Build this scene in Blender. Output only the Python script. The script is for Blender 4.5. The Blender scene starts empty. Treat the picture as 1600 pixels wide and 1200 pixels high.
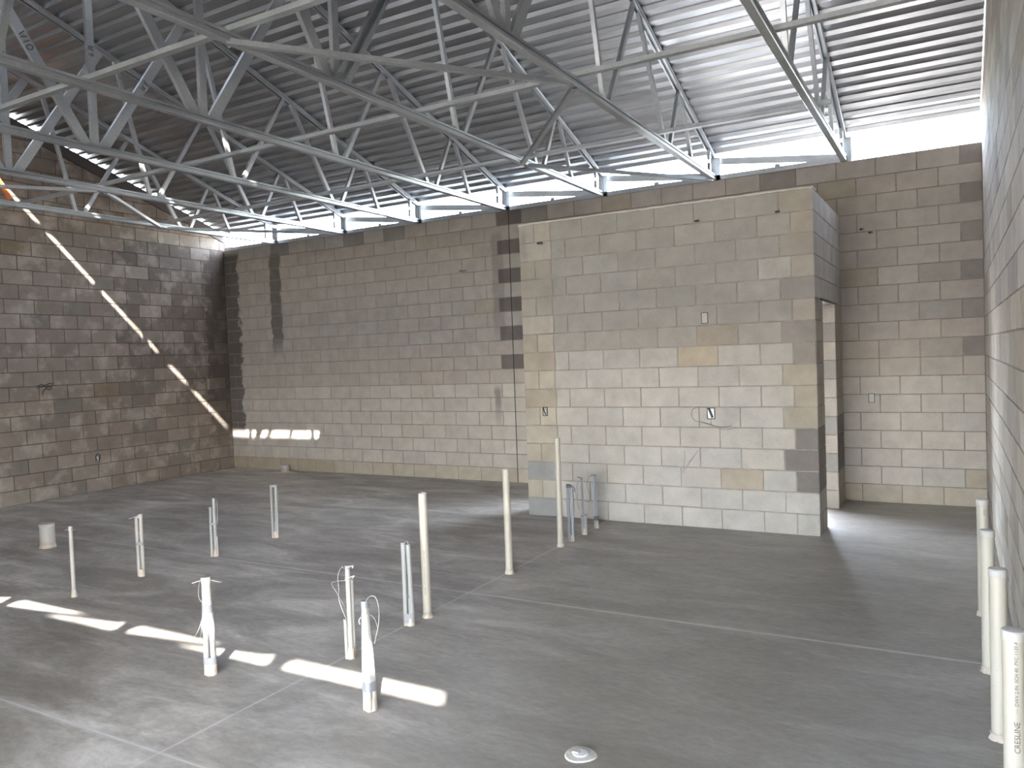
import bpy, bmesh, math, random
from mathutils import Vector, Matrix
R_ = random.Random(7)
C = bpy.context.scene.collection
sc = bpy.context.scene

# ------------------------------------------------------------------ camera, world, sun, exposure
F, YAW, PITCH, ROLL = 1216.58, -0.5169, -0.0334, -0.0369
CAM = Vector((-0.2896, -9.6249, 1.7794))
fw = Vector((math.sin(YAW)*math.cos(PITCH), math.cos(YAW)*math.cos(PITCH), math.sin(PITCH)))
rt = Vector((math.cos(YAW), -math.sin(YAW), 0)); up = rt.cross(fw)
c_, s_ = math.cos(ROLL), math.sin(ROLL)
rt, up = c_*rt + s_*up, -s_*rt + c_*up
cd = bpy.data.cameras.new('camera'); cam = bpy.data.objects.new('camera', cd); C.objects.link(cam)
cd.sensor_width = 36; cd.lens = 36*F/1600; cd.clip_start = 0.02; cd.clip_end = 500
M = Matrix((rt, up, -fw)).transposed().to_4x4(); M.translation = CAM; cam.matrix_world = M
sc.camera = cam

SX, SY, SZ = -0.66, 1.0, -1.03          # direction the sunlight travels
sun_dir = Vector((SX, SY, SZ)).normalized()
w = bpy.data.worlds.new('sky'); sc.world = w; w.use_nodes = True
nt = w.node_tree; nt.nodes.clear()
sky = nt.nodes.new('ShaderNodeTexSky'); sky.sky_type = 'NISHITA'; sky.sun_disc = False
sky.sun_elevation = math.asin(-sun_dir.z); sky.sun_rotation = math.atan2(-sun_dir.x, -sun_dir.y)
sky.air_density = 1.0; sky.dust_density = 1.5; sky.ozone_density = 1.0
bg = nt.nodes.new('ShaderNodeBackground'); bg.inputs['Strength'].default_value = 2.2
wo = nt.nodes.new('ShaderNodeOutputWorld')
mx = nt.nodes.new('ShaderNodeMix'); mx.data_type = 'RGBA'; mx.inputs[0].default_value = .72   # thin bright haze over the blue
mx.inputs[7].default_value = (1.95, 1.93, 1.90, 1)
nt.links.new(sky.outputs[0], mx.inputs[6]); nt.links.new(mx.outputs[2], bg.inputs[0]); nt.links.new(bg.outputs[0], wo.inputs[0])
sd = bpy.data.lights.new('sun', 'SUN'); sd.energy = 9.0; sd.angle = math.radians(0.6); sd.color = (1.0, 0.95, 0.87)
so = bpy.data.objects.new('sun', sd); C.objects.link(so); so.location = (8, -20, 20)
so.rotation_euler = sun_dir.to_track_quat('-Z', 'Y').to_euler()

sc.view_settings.view_transform = 'Standard'; sc.view_settings.look = 'None'
sc.view_settings.gamma = 1.0; sc.view_settings.use_curve_mapping = False
sc.view_settings.exposure = 2.78
sc.cycles.max_bounces = 10; sc.cycles.diffuse_bounces = 6; sc.cycles.glossy_bounces = 4
sc.cycles.sample_clamp_indirect = 6.0
sc.cycles.caustics_reflective = False; sc.cycles.caustics_refractive = False

# ------------------------------------------------------------------ helpers
B = 0.2032; WX = -11.56; YF = -10.16; YR = -5.08; WT = 19*B   # courses, left wall, front wall, ridge, wall top
def deck_z(y): return 4.18 + (min(-y, y - 2*YR))/3.0            # underside of the deck at depth y
def obj(name, me, mats=(), parent=None, loc=(0,0,0)):
    if isinstance(me, bmesh.types.BMesh):
        bm = me; bmesh.ops.recalc_face_normals(bm, faces=bm.faces[:]) ; me = bpy.data.meshes.new(name); bm.to_mesh(me); bm.free()
    for m in mats if isinstance(mats, (list, tuple)) else [mats]: me.materials.append(m)
    o = bpy.data.objects.new(name, me); C.objects.link(o); o.location = loc
    if parent: o.parent = parent
    return o
def tag(o, label, cat, group=None):
    o['label'] = label; o['category'] = cat
    if group: o['group'] = group
    return o
def thing(name, label, cat, loc=(0,0,0), group=None):
    o = bpy.data.objects.new(name, None); o.empty_display_size = .1; C.objects.link(o); o.location = loc
    return tag(o, label, cat, group)
def struct(name, bm, mats): o = obj(name, bm, mats); o['kind'] = 'structure'; return o
def box(bm, a, b):
    x0,y0,z0 = a; x1,y1,z1 = b
    v = [bm.verts.new(p) for p in ((x0,y0,z0),(x1,y0,z0),(x1,y1,z0),(x0,y1,z0),(x0,y0,z1),(x1,y0,z1),(x1,y1,z1),(x0,y1,z1))]
    for f in ((3,2,1,0),(4,5,6,7),(0,1,5,4),(1,2,6,5),(2,3,7,6),(3,0,4,7)): bm.faces.new([v[i] for i in f])
    return bm
def extrude(bm, prof, p0, p1, side, norm=None):
    """closed 2D profile (s,n) swept from p0 to p1; side is the world direction of s"""
    p0, p1 = Vector(p0), Vector(p1); ax = (p1-p0).normalized(); side = Vector(side)
    side = (side - ax*side.dot(ax)).normalized(); n = ax.cross(side)
    if norm is not None and n.dot(Vector(norm)) < 0: n = -n
    r0 = [bm.verts.new(p0 + side*s + n*t) for s,t in prof]; r1 = [bm.verts.new(p1 + side*s + n*t) for s,t in prof]
    k = len(prof)
    for i in range(k): bm.faces.new((r0[i], r0[(i+1)%k], r1[(i+1)%k], r1[i]))
    bm.faces.new(r0[::-1]); bm.faces.new(r1); return bm
def c_prof(w_, d, t=.0025, lip=.008):
    """C section: web of width w_ on n=0, flanges reaching to n=-d, with lips"""
    h = w_/2
    return [(-h,0),(h,0),(h,-d),(h-lip,-d),(h-lip,-d+t),(h-t,-d+t),(h-t,-t),(-h+t,-t),(-h+t,-d+t),(-h+lip,-d+t),(-h+lip,-d),(-h,-d)]
def tube(bm, pts, r, n=12, cap=True, r1=None):
    pts = [Vector(p) for p in pts]; rings = []; prev = None
    for i,p in enumerate(pts):
        d = (pts[min(i+1,len(pts)-1)] - pts[max(i-1,0)]).normalized()
        a = prev if prev is not None else (Vector((1,0,0)) if abs(d.x) < .9 else Vector((0,1,0)))
        a = (a - d*a.dot(d)).normalized(); prev = a; b = d.cross(a)
        rr = r if r1 is None else r + (r1-r)*i/(len(pts)-1)
        rings.append([bm.verts.new(p + a*rr*math.cos(2*math.pi*j/n) + b*rr*math.sin(2*math.pi*j/n)) for j in range(n)])
    for q in range(len(rings)-1):
        for j in range(n): bm.faces.new((rings[q][j], rings[q][(j+1)%n], rings[q+1][(j+1)%n], rings[q+1][j]))
    if cap: bm.faces.new(rings[0][::-1]); bm.faces.new(rings[-1])
    return bm
def lathe(bm, prof, n=28, c=(0,0)):
    rings = [[bm.verts.new((c[0]+r*math.cos(2*math.pi*j/n), c[1]+r*math.sin(2*math.pi*j/n), z)) for j in range(n)] for r,z in prof]
    for q in range(len(rings)-1):
        for j in range(n): bm.faces.new((rings[q][j], rings[q][(j+1)%n], rings[q+1][(j+1)%n], rings[q+1][j]))
    bm.faces.new(rings[0][::-1]); bm.faces.new(rings[-1]); return bm
def smooth(o, ang=40):
    for p in o.data.polygons: p.use_smooth = True
    o.data.set_sharp_from_angle(angle=math.radians(ang)); return o

# ------------------------------------------------------------------ materials
class NT:
    def __init__(s, name):
        s.m = bpy.data.materials.new(name); s.m.use_nodes = True; s.t = s.m.node_tree
        s.p = s.t.nodes['Principled BSDF']; s.tc = s.t.nodes.new('ShaderNodeTexCoord')
    def n(s, typ, **kw):
        nd = s.t.nodes.new(typ)
        for k,v in kw.items(): setattr(nd, k, v)
        return nd
    def l(s, a, b): s.t.links.new(a, b)
    def map(s, scale=(1,1,1), rot=(0,0,0), src=None):
        m = s.n('ShaderNodeMapping'); m.inputs['Scale'].default_value = scale; m.inputs['Rotation'].default_value = rot
        s.l(src or s.tc.outputs['Object'], m.inputs[0]); return m.outputs[0]
    def noise(s, scale, detail=4, rough=.55, vec=None, dist=0):
        n = s.n('ShaderNodeTexNoise'); n.inputs['Scale'].default_value = scale; n.inputs['Detail'].default_value = detail
        n.inputs['Roughness'].default_value = rough; n.inputs['Distortion'].default_value = dist
        s.l(vec if vec is not None else s.tc.outputs['Object'], n.inputs['Vector']); return n.outputs['Fac']
    def ramp(s, fac, stops):
        r = s.n('ShaderNodeValToRGB'); e = r.color_ramp.elements
        while len(e) < len(stops): e.new(.5)
        for i,(p,c) in enumerate(stops):
            e[i].position = p; e[i].color = (c,c,c,1) if isinstance(c,(int,float)) else (*c,1)
        s.l(fac, r.inputs[0]); return r.outputs[0]
    def math(s, op, a, b=None, c=None, clamp=False):
        m = s.n('ShaderNodeMath', operation=op, use_clamp=clamp)
        for i,v in enumerate((a,b,c)):
            if v is None: continue
            if isinstance(v,(int,float)): m.inputs[i].default_value = v
            else: s.l(v, m.inputs[i])
        return m.outputs[0]
    def mix(s, fac, a, b, mode='MIX'):
        m = s.n('ShaderNodeMix', data_type='RGBA', blend_type=mode)
        for i,v in ((0,fac),(6,a),(7,b)):
            if isinstance(v,(int,float)): m.inputs[i].default_value = v if i == 0 else (v,v,v,1)
            elif isinstance(v,tuple): m.inputs[i].default_value = (*v,1)
            else: s.l(v, m.inputs[i])
        return m.outputs[2]
    def bump(s, h, strength, dist=.01):
        b = s.n('ShaderNodeBump'); b.inputs['Strength'].default_value = strength; b.inputs['Distance'].default_value = dist
        s.l(h, b.inputs['Height']); s.l(b.outputs[0], s.p.inputs['Normal'])
    def sep(s, src=None):
        x = s.n('ShaderNodeSeparateXYZ'); s.l(src or s.tc.outputs['Object'], x.inputs[0]); return x.outputs

def plain(name, col, rough=.6, metal=0, var=.08, scale=40):
    t = NT(name); f = t.noise(scale, 3)
    a = tuple(c*(1-var) for c in col); b = tuple(min(1,c*(1+var)) for c in col)
    t.l(t.mix(f, a, b), t.p.inputs['Base Color']); t.p.inputs['Roughness'].default_value = rough
    t.p.inputs['Metallic'].default_value = metal; return t.m
def galv(name, lo, hi, rough, metal=.9):
    t = NT(name)
    v = t.n('ShaderNodeTexVoronoi'); v.inputs['Scale'].default_value = 90; t.l(t.tc.outputs['Object'], v.inputs['Vector'])
    big = t.noise(2.3, 4); sp = t.mix(.25, big, v.outputs['Color'])
    t.l(t.ramp(sp, [(.2,lo),(.8,hi)]), t.p.inputs['Base Color'])
    t.l(t.ramp(t.noise(6,3), [(.3,rough-.07),(.7,rough+.1)]), t.p.inputs['Roughness'])
    t.p.inputs['Metallic'].default_value = metal
    t.bump(t.noise(9,2), .12, .004); return t.m
M_steel = galv('galvanised_steel', (.37,.40,.425), (.56,.59,.62), .40, .78)
t = NT('galvanised_deck')
t.l(t.ramp(t.noise(1.6, 5, .6, t.map((.5,3,3))), [(.3,(.27,.28,.295)),(.7,(.42,.435,.455))]), t.p.inputs['Base Color'])
t.p.inputs['Metallic'].default_value = .82; t.l(t.ramp(t.noise(2.2,3,.5,t.map((.4,2,2))), [(.3,.30),(.7,.44)]), t.p.inputs['Roughness'])
M_deck = t.m

def masonry(name, stains=(), efflo=0.0, soot=0.0, tint=(1,1,1), lift=None):
    """block faces: the block's own colour x speckle, damp stains, white efflorescence blotches"""
    t = NT(name); at = t.n('ShaderNodeAttribute', attribute_name='blk')
    col = at.outputs['Color']
    sp = t.noise(170, 3, .7); col = t.mix(1.0, col, t.ramp(sp, [(.25,.72),(.75,1.2)]), 'MULTIPLY')
    bl = t.noise(5.0, 5, .6); col = t.mix(1.0, col, t.ramp(bl, [(.25,.84),(.75,1.12)]), 'MULTIPLY')
    col = t.mix(1.0, col, tint, 'MULTIPLY')
    x = t.sep(); wob = t.noise(4.5, 4, .6)
    if efflo:
        e1 = t.ramp(t.noise(3.1, 5, .65), [(.60-efflo*.1,0),(.74-efflo*.1,1)])
        low = t.ramp(x[2], [(0,1.0),(.55,.35)]) if False else None
        col = t.mix(t.math('MULTIPLY', e1, .38), col, (.50,.45,.40))
    for ax, cpos, hw, ztop, zbot, dark in stains:
        d = t.math('ABSOLUTE', t.math('SUBTRACT', x[ax], cpos))
        ww = t.math('ADD', hw*.35, t.math('MULTIPLY', wob, hw*1.5))
        m = t.math('SUBTRACT', ww, d); m = t.math('MULTIPLY', m, 30, clamp=True)
        zt = t.math('MULTIPLY', t.math('SUBTRACT', ztop, x[2]), 12, clamp=True)
        zb = t.math('MULTIPLY', t.math('SUBTRACT', x[2], zbot), 2.5, clamp=True)
        m = t.math('MULTIPLY', t.math('MULTIPLY', m, zt), zb)
        col = t.mix(t.math('MULTIPLY', m, dark), col, (.05,.045,.042))
    t.l(col, t.p.inputs['Base Color']); t.p.inputs['Roughness'].default_value = .82
    t.p.inputs['Specular IOR Level'].default_value = .35
    t.bump(t.noise(150, 3, .7), .35, .004); return t.m
def mortar(name, col):
    t = NT(name); t.l(t.mix(1.0, t.ramp(t.noise(8,4),[(.3,tuple(c*.75 for c in col)),(.7,tuple(c*1.15 for c in col))]), t.ramp(t.noise(120,2),[(.3,.85),(.7,1.1)]), 'MULTIPLY'), t.p.inputs['Base Color'])
    t.p.inputs['Roughness'].default_value = .9; t.bump(t.noise(90,3), .4, .004); return t.m

# ------------------------------------------------------------------ block walls
def clip_poly(poly, fn):
    out = []
    for i in range(len(poly)):
        a, b = poly[i], poly[(i+1) % len(poly)]; fa, fb = fn(a), fn(b)
        if fa >= 0: out.append(a)
        if (fa >= 0) != (fb >= 0):
            t = fa/(fa-fb); out.append((a[0]+(b[0]-a[0])*t, a[1]+(b[1]-a[1])*t))
    return out
def inset_poly(poly, d):
    """inset a convex counter-clockwise polygon"""
    for i in range(len(poly)):
        pass
    edges = []
    n = len(poly)
    for i in range(n):
        a, b = poly[i], poly[(i+1)%n]; L = math.hypot(b[0]-a[0], b[1]-a[1])
        if L < 1e-6: continue
        nx, ny = -(b[1]-a[1])/L, (b[0]-a[0])/L
        edges.append((a[0]+nx*d, a[1]+ny*d, nx, ny))
    out = poly
    for (px,py,nx,ny) in edges:
        out = clip_poly(out, lambda q: (q[0]-px)*nx + (q[1]-py)*ny)
        if len(out) < 3: return []
    return out
JT, JD = .0055, .005
def block_wall(bm, lay, P, length, courses, first, colour, clips=(), holes=(), u0=0.0, kmin=0, sizes=None):
    """blocks on a wall face. P(u,z,d) -> world point, d = distance out of the face. first(k) = u of a joint in course k.
       clips: functions (u,z)->>=0 inside; holes: (u0,u1,z0,z1) without blocks"""
    for k in range(kmin, courses):
        z0, z1 = k*B, (k+1)*B; js = first(k)
        if isinstance(js, (list, tuple)): joints = list(js)
        else:
            j = js
            while j > u0: j -= .4064
            joints = []
            while j < u0+length+.4064: joints.append(j); j += .4064
        joints = sorted(set([u0] + [j for j in joints if u0+.03 < j < u0+length-.03] + [u0+length]))
        for a, b in zip(joints, joints[1:]):
            rects = [(a, b, z0, z1)]
            for (h0,h1,g0,g1) in holes:
                nr = []
                for (p,q,r,s) in rects:
                    if q <= h0 or p >= h1 or s <= g0 or r >= g1: nr.append((p,q,r,s)); continue
                    if p < h0: nr.append((p,h0,r,s))
                    if q > h1: nr.append((h1,q,r,s))
                    m0, m1 = max(p,h0), min(q,h1)
                    if r < g0: nr.append((m0,m1,r,g0))
                    if s > g1: nr.append((m0,m1,g1,s))
                rects = nr
            col = colour((a+b)/2, k, b-a)
            for (p,q,r,s) in rects:
                poly = [(p,r),(q,r),(q,s),(p,s)]
                for f in clips:
                    poly = clip_poly(poly, f)
                    if len(poly) < 3: break
                if len(poly) < 3: continue
                jit = R_.uniform(-.0012,.0012)
                o1 = inset_poly(poly, JT + R_.uniform(-.001,.001)); 
                if len(o1) < 3: continue
                o2 = inset_poly(o1, .0025)
                if len(o2) != len(o1): continue
                dj = R_.uniform(-.001,.001)
                ra = [bm.verts.new(P(x,y,-JD)) for x,y in o1]; rb = [bm.verts.new(P(x,y,-.0015+dj)) for x,y in o1]; rc = [bm.verts.new(P(x,y,dj)) for x,y in o2]
                n = len(o1); fs = []
                for i in range(n):
                    fs.append(bm.faces.new((ra[i],ra[(i+1)%n],rb[(i+1)%n],rb[i]))); fs.append(bm.faces.new((rb[i],rb[(i+1)%n],rc[(i+1)%n],rc[i])))
                fs.append(bm.faces.new(rc))
                for f in fs:
                    f.material_index = 1
                    for l in f.loops: l[lay] = (*col, 1)
def new_wall():
    bm = bmesh.new(); lay = bm.loops.layers.float_color.new('blk'); return bm, lay
def shade(c, r=.07):
    s = 1 + R_.uniform(-r, r); h = R_.uniform(-.011,.014); return (c[0]*s*(1+h), c[1]*s, c[2]*s*(1-h))
GREY, TAN, DARK = (.405,.374,.345), (.37,.32,.26), (.165,.145,.135)
hstag = lambda a: (lambda k: a if k % 2 == 0 else a + .2032)

# back wall: face y=0 looking to -y
bm, lay = new_wall()
EX0, EX1 = -4.1, -1.65          # open doorway to outside, hidden inside the small room
box(bm, (WX-.2, JD, -.1), (EX0, .2, WT)); box(bm, (EX1, JD, -.1), (.0, .2, WT)); box(bm, (EX0, JD, 11*B), (EX1, .2, WT))
CJ = -5.72
def col_back(u, k, wd):
    if CJ-.24 < u < CJ and k % 2 == 0 and k > 7: return shade(DARK, .2)
    if CJ < u < CJ+.24 and k % 2 == 0 and k > 7: return shade(DARK, .2)
    if CJ-.24 < u < CJ and k in (2,4,6): return shade((.47,.44,.40), .04)
    if u > -.24 and k % 2 == 0 and 7 < k < 19: return shade((.24,.215,.20), .1)
    if u > -.42 and k in (8,10,12) : return shade((.31,.285,.26), .06)
    if u > -.3 and k == 1: return shade(TAN, .05)
    c = GREY
    if k == 18 and R_.random() < .35: c = (.27,.255,.24)
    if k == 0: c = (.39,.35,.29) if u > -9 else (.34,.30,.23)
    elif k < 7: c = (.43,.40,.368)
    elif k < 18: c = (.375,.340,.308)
    r = R_.random()
    if r < .012: c = (.35,.32,.265)
    return shade(c, .045)
def first_back(k):
    out = []
    # between the control joint and the left corner
    u = CJ - (.2032 if k % 2 == 0 else 0) - (.0 if k % 2 == 0 else .4064)
    out.append(CJ)
    if k % 2 == 0: out.append(CJ-.2032)
    u = CJ - (.2032 if k % 2 == 0 else .0)
    while u > WX: u -= .4064; out.append(u)
    u = CJ + (.2032 if k % 2 == 0 else .4064)
    while u < -1.6: out.append(u); u += .4064
    u = -.4064 if k % 2 == 0 else -.2032
    if k > 7: u = -.2032 if k % 2 == 0 else -.4064
    while u > -1.7: out.append(u); u -= .4064
    return out
Pb = lambda u,z,d: (u, -d, z)
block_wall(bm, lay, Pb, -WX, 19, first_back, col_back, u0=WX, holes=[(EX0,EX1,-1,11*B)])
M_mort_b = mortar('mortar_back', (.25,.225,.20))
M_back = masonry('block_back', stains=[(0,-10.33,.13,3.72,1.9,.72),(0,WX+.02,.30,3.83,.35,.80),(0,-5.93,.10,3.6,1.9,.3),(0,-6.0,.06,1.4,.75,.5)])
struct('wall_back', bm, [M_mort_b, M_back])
# the open control joint
bm = bmesh.new(); box(bm, (CJ-.006, -.0012, 0), (CJ+.006, .0, WT-.0)); struct('trim_1', bm, plain('joint_gap', (.03,.028,.026), .9))

# left gable wall: face x=WX looking to +x ; u runs along +y from YF to 0
bm, lay = new_wall()
def gable_poly(x0, x1, ztop, ya=YF-.2, yb=0.2):
    vs = [(ya,-.1),(yb,-.1),(yb,ztop(yb)),(YR,ztop(YR)),(ya,ztop(ya))]
    a = [bm.verts.new((x0,y,z)) for y,z in vs]; b = [bm.verts.new((x1,y,z)) for y,z in vs]; n = len(vs)
    for i in range(n): bm.faces.new((a[i],a[(i+1)%n],b[(i+1)%n],b[i]))
    bm.faces.new(a[::-1]); bm.faces.new(b)
gable_poly(WX-.2, WX-JD, lambda y: deck_z(y)-.12)
def col_left(u, k, wd):
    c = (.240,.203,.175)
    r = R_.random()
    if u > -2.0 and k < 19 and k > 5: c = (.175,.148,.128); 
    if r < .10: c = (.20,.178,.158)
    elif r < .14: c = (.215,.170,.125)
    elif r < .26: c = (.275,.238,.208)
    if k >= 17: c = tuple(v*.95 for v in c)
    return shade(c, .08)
Pl = lambda u,z,d: (WX+d, u, z)
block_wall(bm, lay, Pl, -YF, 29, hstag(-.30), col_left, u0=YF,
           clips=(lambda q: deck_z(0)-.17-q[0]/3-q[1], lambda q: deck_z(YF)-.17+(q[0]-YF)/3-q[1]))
M_mort_l = mortar('mortar_left', (.10,.08,.07))
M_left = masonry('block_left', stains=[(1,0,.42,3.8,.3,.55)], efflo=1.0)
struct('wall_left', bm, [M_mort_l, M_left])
# dark strip along the rake under the deck on the gable
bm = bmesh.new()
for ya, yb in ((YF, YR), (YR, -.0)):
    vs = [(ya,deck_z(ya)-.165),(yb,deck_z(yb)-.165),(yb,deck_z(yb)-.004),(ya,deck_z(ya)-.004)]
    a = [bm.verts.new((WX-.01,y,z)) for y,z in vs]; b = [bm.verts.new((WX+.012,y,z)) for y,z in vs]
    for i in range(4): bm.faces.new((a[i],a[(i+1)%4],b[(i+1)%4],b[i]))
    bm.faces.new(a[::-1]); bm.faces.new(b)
struct('trim_2', bm, plain('dark_rake_strip', (.10,.09,.085), .85))

# right wall: face x=0 looking to -x
bm, lay = new_wall()
box(bm, (JD, YF-.2, -.1), (.2, .2, 6.70))
def col_right(u, k, wd):
    r = R_.random(); c = (.41,.375,.335)
    if r < .12: c = (.34,.30,.25)
    elif r < .35: c = (.45,.42,.385)
    elif r < .42: c = (.31,.285,.265)
    return shade(c, .08)
Pr = lambda u,z,d: (-d, u, z)
block_wall(bm, lay, Pr, -YF, 33, hstag(-.4064), col_right, u0=YF)
M_right = masonry('block_right', stains=[(1,-.02,.10,3.8,.4,.35)], efflo=.6)
struct('wall_right', bm, [mortar('mortar_right', (.22,.19,.165)), M_right])

# front wall (behind the camera) with an unseen open bay, added to light the room
HOLES = [(-3.9,-.4,0.0,2.235)]
bm, lay = new_wall()
xs = sorted(set([WX-.2, 0.0] + [h for H in HOLES for h in H[:2]]))
for a, b in zip(xs, xs[1:]):
    hz = next((H[3] for H in HOLES if H[0] <= a and H[1] >= b), -.1)
    box(bm, (a, YF-.2, hz), (b, YF-JD, WT))
block_wall(bm, lay, lambda u,z,d: (u, YF+d, z), -WX, 19, hstag(0), lambda u,k,wd: shade(GREY,.07), u0=WX, holes=HOLES)
struct('wall_front', bm, [M_mort_b, M_back])
bm = bmesh.new(); box(bm, (-6.2,-13.6,2.45), (.9,YF-.2,2.62)); struct('sky_blocker', bm, M_steel)      # unseen canopy, added to keep high sky and sun off the near floor
for cx in (-6.0,.7):
    bm = bmesh.new(); box(bm, (cx-.06,-13.5,-.13), (cx+.06,-13.38,2.45)); struct('sky_blocker_post', bm, M_steel)  # posts carrying the added canopy, also unseen

# partition (small room in front of the back wall)
PX0, PX1, PY, PK = -4.505, -1.40, -1.93, 16; PT = PK*B
bm, lay = new_wall()
box(bm, (PX0+JD, PY+JD, -.1), (PX1-JD, PY+.2, PT))
def first_pf(k):
    out = [PX1+(-.2032 if k % 2 == 0 else -.3048)]
    u = PX1 - (.5080 if k % 2 == 0 else .7112)
    while u > PX0+.45: out.append(u); u -= .4064
    # left quoin: half blocks one after another
    out = [j for j in out if j > PX0+.50]
    out += [PX0+.1905, PX0+.39] if k % 2 == 1 else [PX0+.40]
    return out
def col_pf(u, k, wd):
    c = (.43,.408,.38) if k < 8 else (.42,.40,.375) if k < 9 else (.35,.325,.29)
    if u < PX0+.45:
        c = (.36,.32,.265) if k in (2,4,3,1,6,8,10,12,11,13) and R_.random() < .8 else (.42,.38,.32)
        if k in (0,2): c = (.27,.27,.27)
        if u < PX0+.2 and k in (9,11,13): c = (.36,.32,.26)
    if u > PX1-.42:
        if k == 4 and u > PX1-.25 or (k == 3) or (k == 2 and u > PX1-.25): 
            return shade((.185,.165,.155), .05)
        if k >= 5: c = (.37,.33,.275) if u > PX1-.3 else c
        if k in (8,9,11): c = (.29,.26,.235) if u > PX1-.3 else c
    if k == 2 and -2.35 < u < -2.0: return TAN
    if k == 8 and -2.75 < u < -2.3: return (.42,.36,.28)
    if k == 12 and -2.0 < u < -1.6: c = (.43,.40,.36)
    if k == 9 and -2.6 < u < -2.2: c = (.36,.32,.265)
    return shade(c, .05)
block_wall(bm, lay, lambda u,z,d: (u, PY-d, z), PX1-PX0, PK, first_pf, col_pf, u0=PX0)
# right end of the partition's front wall and the pier beside the doorway
def col_ps(u, k, wd):
    if k in (2,3,4): return shade((.20,.18,.17), .05)
    return shade((.36,.33,.29) if k < 11 else (.40,.385,.37), .06)
D0, D1, DK = -1.46, -.55, 11
box(bm, (PX1-.2, PY+.2, -.1), (PX1-JD, D0-JD, DK*B)); box(bm, (PX1-.2, D1+JD, -.1), (PX1-JD, 0, DK*B))
box(bm, (PX1-.2, PY+.2, DK*B), (PX1-JD, 0, PT))
block_wall(bm, lay, lambda u,z,d: (PX1+d, u, z), -PY, PK, lambda k: PY+(.4064 if k%2 else .6096-.4064), col_ps, u0=PY, holes=[(D0,D1,-1,DK*B)])
# door jambs
def col_jm(u, k, wd):
    return shade((.50,.47,.43) if k not in (9,7,4,2) else (.36,.35,.33), .05)
block_wall(bm, lay, lambda u,z,d: (u, D1-d, z), .2, DK, lambda k: [], col_jm, u0=PX1-.2)
block_wall(bm, lay, lambda u,z,d: (u, D0+d, z), .2, DK, lambda k: [], col_jm, u0=PX1-.2)
# left end of the room
box(bm, (PX0+JD, PY+.2, -.1), (PX0+.2, D0, DK*B)); box(bm, (PX0+JD, D1, -.1), (PX0+.2, 0, DK*B)); box(bm, (PX0+JD, PY+.2, DK*B), (PX0+.2, 0, PT))
block_wall(bm, lay, lambda u,z,d: (PX0-d, u, z), -PY, PK, hstag(PY+.2), lambda u,k,wd: shade(GREY,.07), u0=PY, holes=[(D0,D1,-1,DK*B)])
M_part = masonry('block_partition', stains=[(0,PX0+.05,.05,3.2,2.6,.2)])
struct('wall_partition', bm, [mortar('mortar_partition', (.31,.28,.245)), M_part])
# smeared mortar bed along the partition top
bm = bmesh.new(); n = 60; r0 = []
for i in range(n+1):
    x = PX0-.004 + (PX1-PX0+.008)*i/n; h = .010 + .007*R_.random(); d = .004+.006*R_.random()
    r0.append([bm.verts.new(p) for p in ((x,PY-d,PT-.008*R_.random()),(x,PY-d*.6,PT+h),(x,PY+.19,PT+h),(x,PY+.19,PT))])
for a, b in zip(r0, r0[1:]):
    for i in range(4): bm.faces.new((a[i],a[(i+1)%4],b[(i+1)%4],b[i]))
bm.faces.new(r0[0]); bm.faces.new(r0[-1][::-1])
struct('trim_3', bm, plain('mortar_cap', (.56,.54,.51), .9))
# steel lintel over the doorway
bm = bmesh.new(); box(bm, (PX1-.205, D0-.15, DK*B-.008), (PX1-.0, D1+.15, DK*B+.004)); box(bm, (PX1-.004, D0-.15, DK*B+.0), (PX1+.004, D1+.15, DK*B+.012))
struct('trim_4', bm, plain('lintel_steel', (.08,.08,.085), .5, .6))

# ------------------------------------------------------------------ floor
t = NT('polished_concrete'); X = t.sep(); co = t.tc.outputs['Object']
st = t.noise(1.0, 7, .68, t.map((.9,2.6,1), (0,0,math.radians(12))), .6)
base = t.ramp(st, [(.28,(.17,.160,.147)),(.44,(.255,.242,.226)),(.55,(.36,.347,.330)),(.70,(.56,.548,.53))])
fine = t.noise(14, 6, .7, t.map((1,2.2,1), (0,0,.4)))
calm = t.math('MULTIPLY_ADD', X[0], .45, 1.9, clamp=True)    # the slab right of the drain row is smoother
base = t.mix(t.math('MULTIPLY', calm, .68), base, (.262,.246,.228))
base = t.mix(1.0, base, t.ramp(fine, [(.3,.82),(.7,1.16)]), 'MULTIPLY')
bigp = t.noise(.33, 3, .5); base = t.mix(1.0, base, t.ramp(bigp, [(.3,(.82,.80,.78)),(.7,(1.18,1.18,1.18))]), 'MULTIPLY')
base = t.mix(1.0, base, t.ramp(t.noise(160,2,.6), [(.25,.88),(.75,1.1)]), 'MULTIPLY')
def lines(axis, positions, wd, dust):
    global base
    for p in positions:
        d = t.math('ABSOLUTE', t.math('SUBTRACT', X[axis], p))
        core = t.math('MULTIPLY', t.math('SUBTRACT', wd, d), 250, clamp=True)
        wv = t.math('MULTIPLY', t.noise(5, 5, .7), dust)
        dm = t.math('MULTIPLY', t.math('SUBTRACT', wv, d), 30, clamp=True)
        base = t.mix(t.math('MULTIPLY', dm, .6), base, (.46,.46,.47))
        base = t.mix(t.math('MULTIPLY', t.math('MULTIPLY', core, t.ramp(t.noise(3,4,.6), [(.35,.3),(.65,1)])), .8), base, (.60,.60,.61))
lines(1, (-4.69,-7.36), .008, .055); lines(0, (-3.54,), .006, .04)
lines(0, (-6.47,), .0025, .015)
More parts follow.
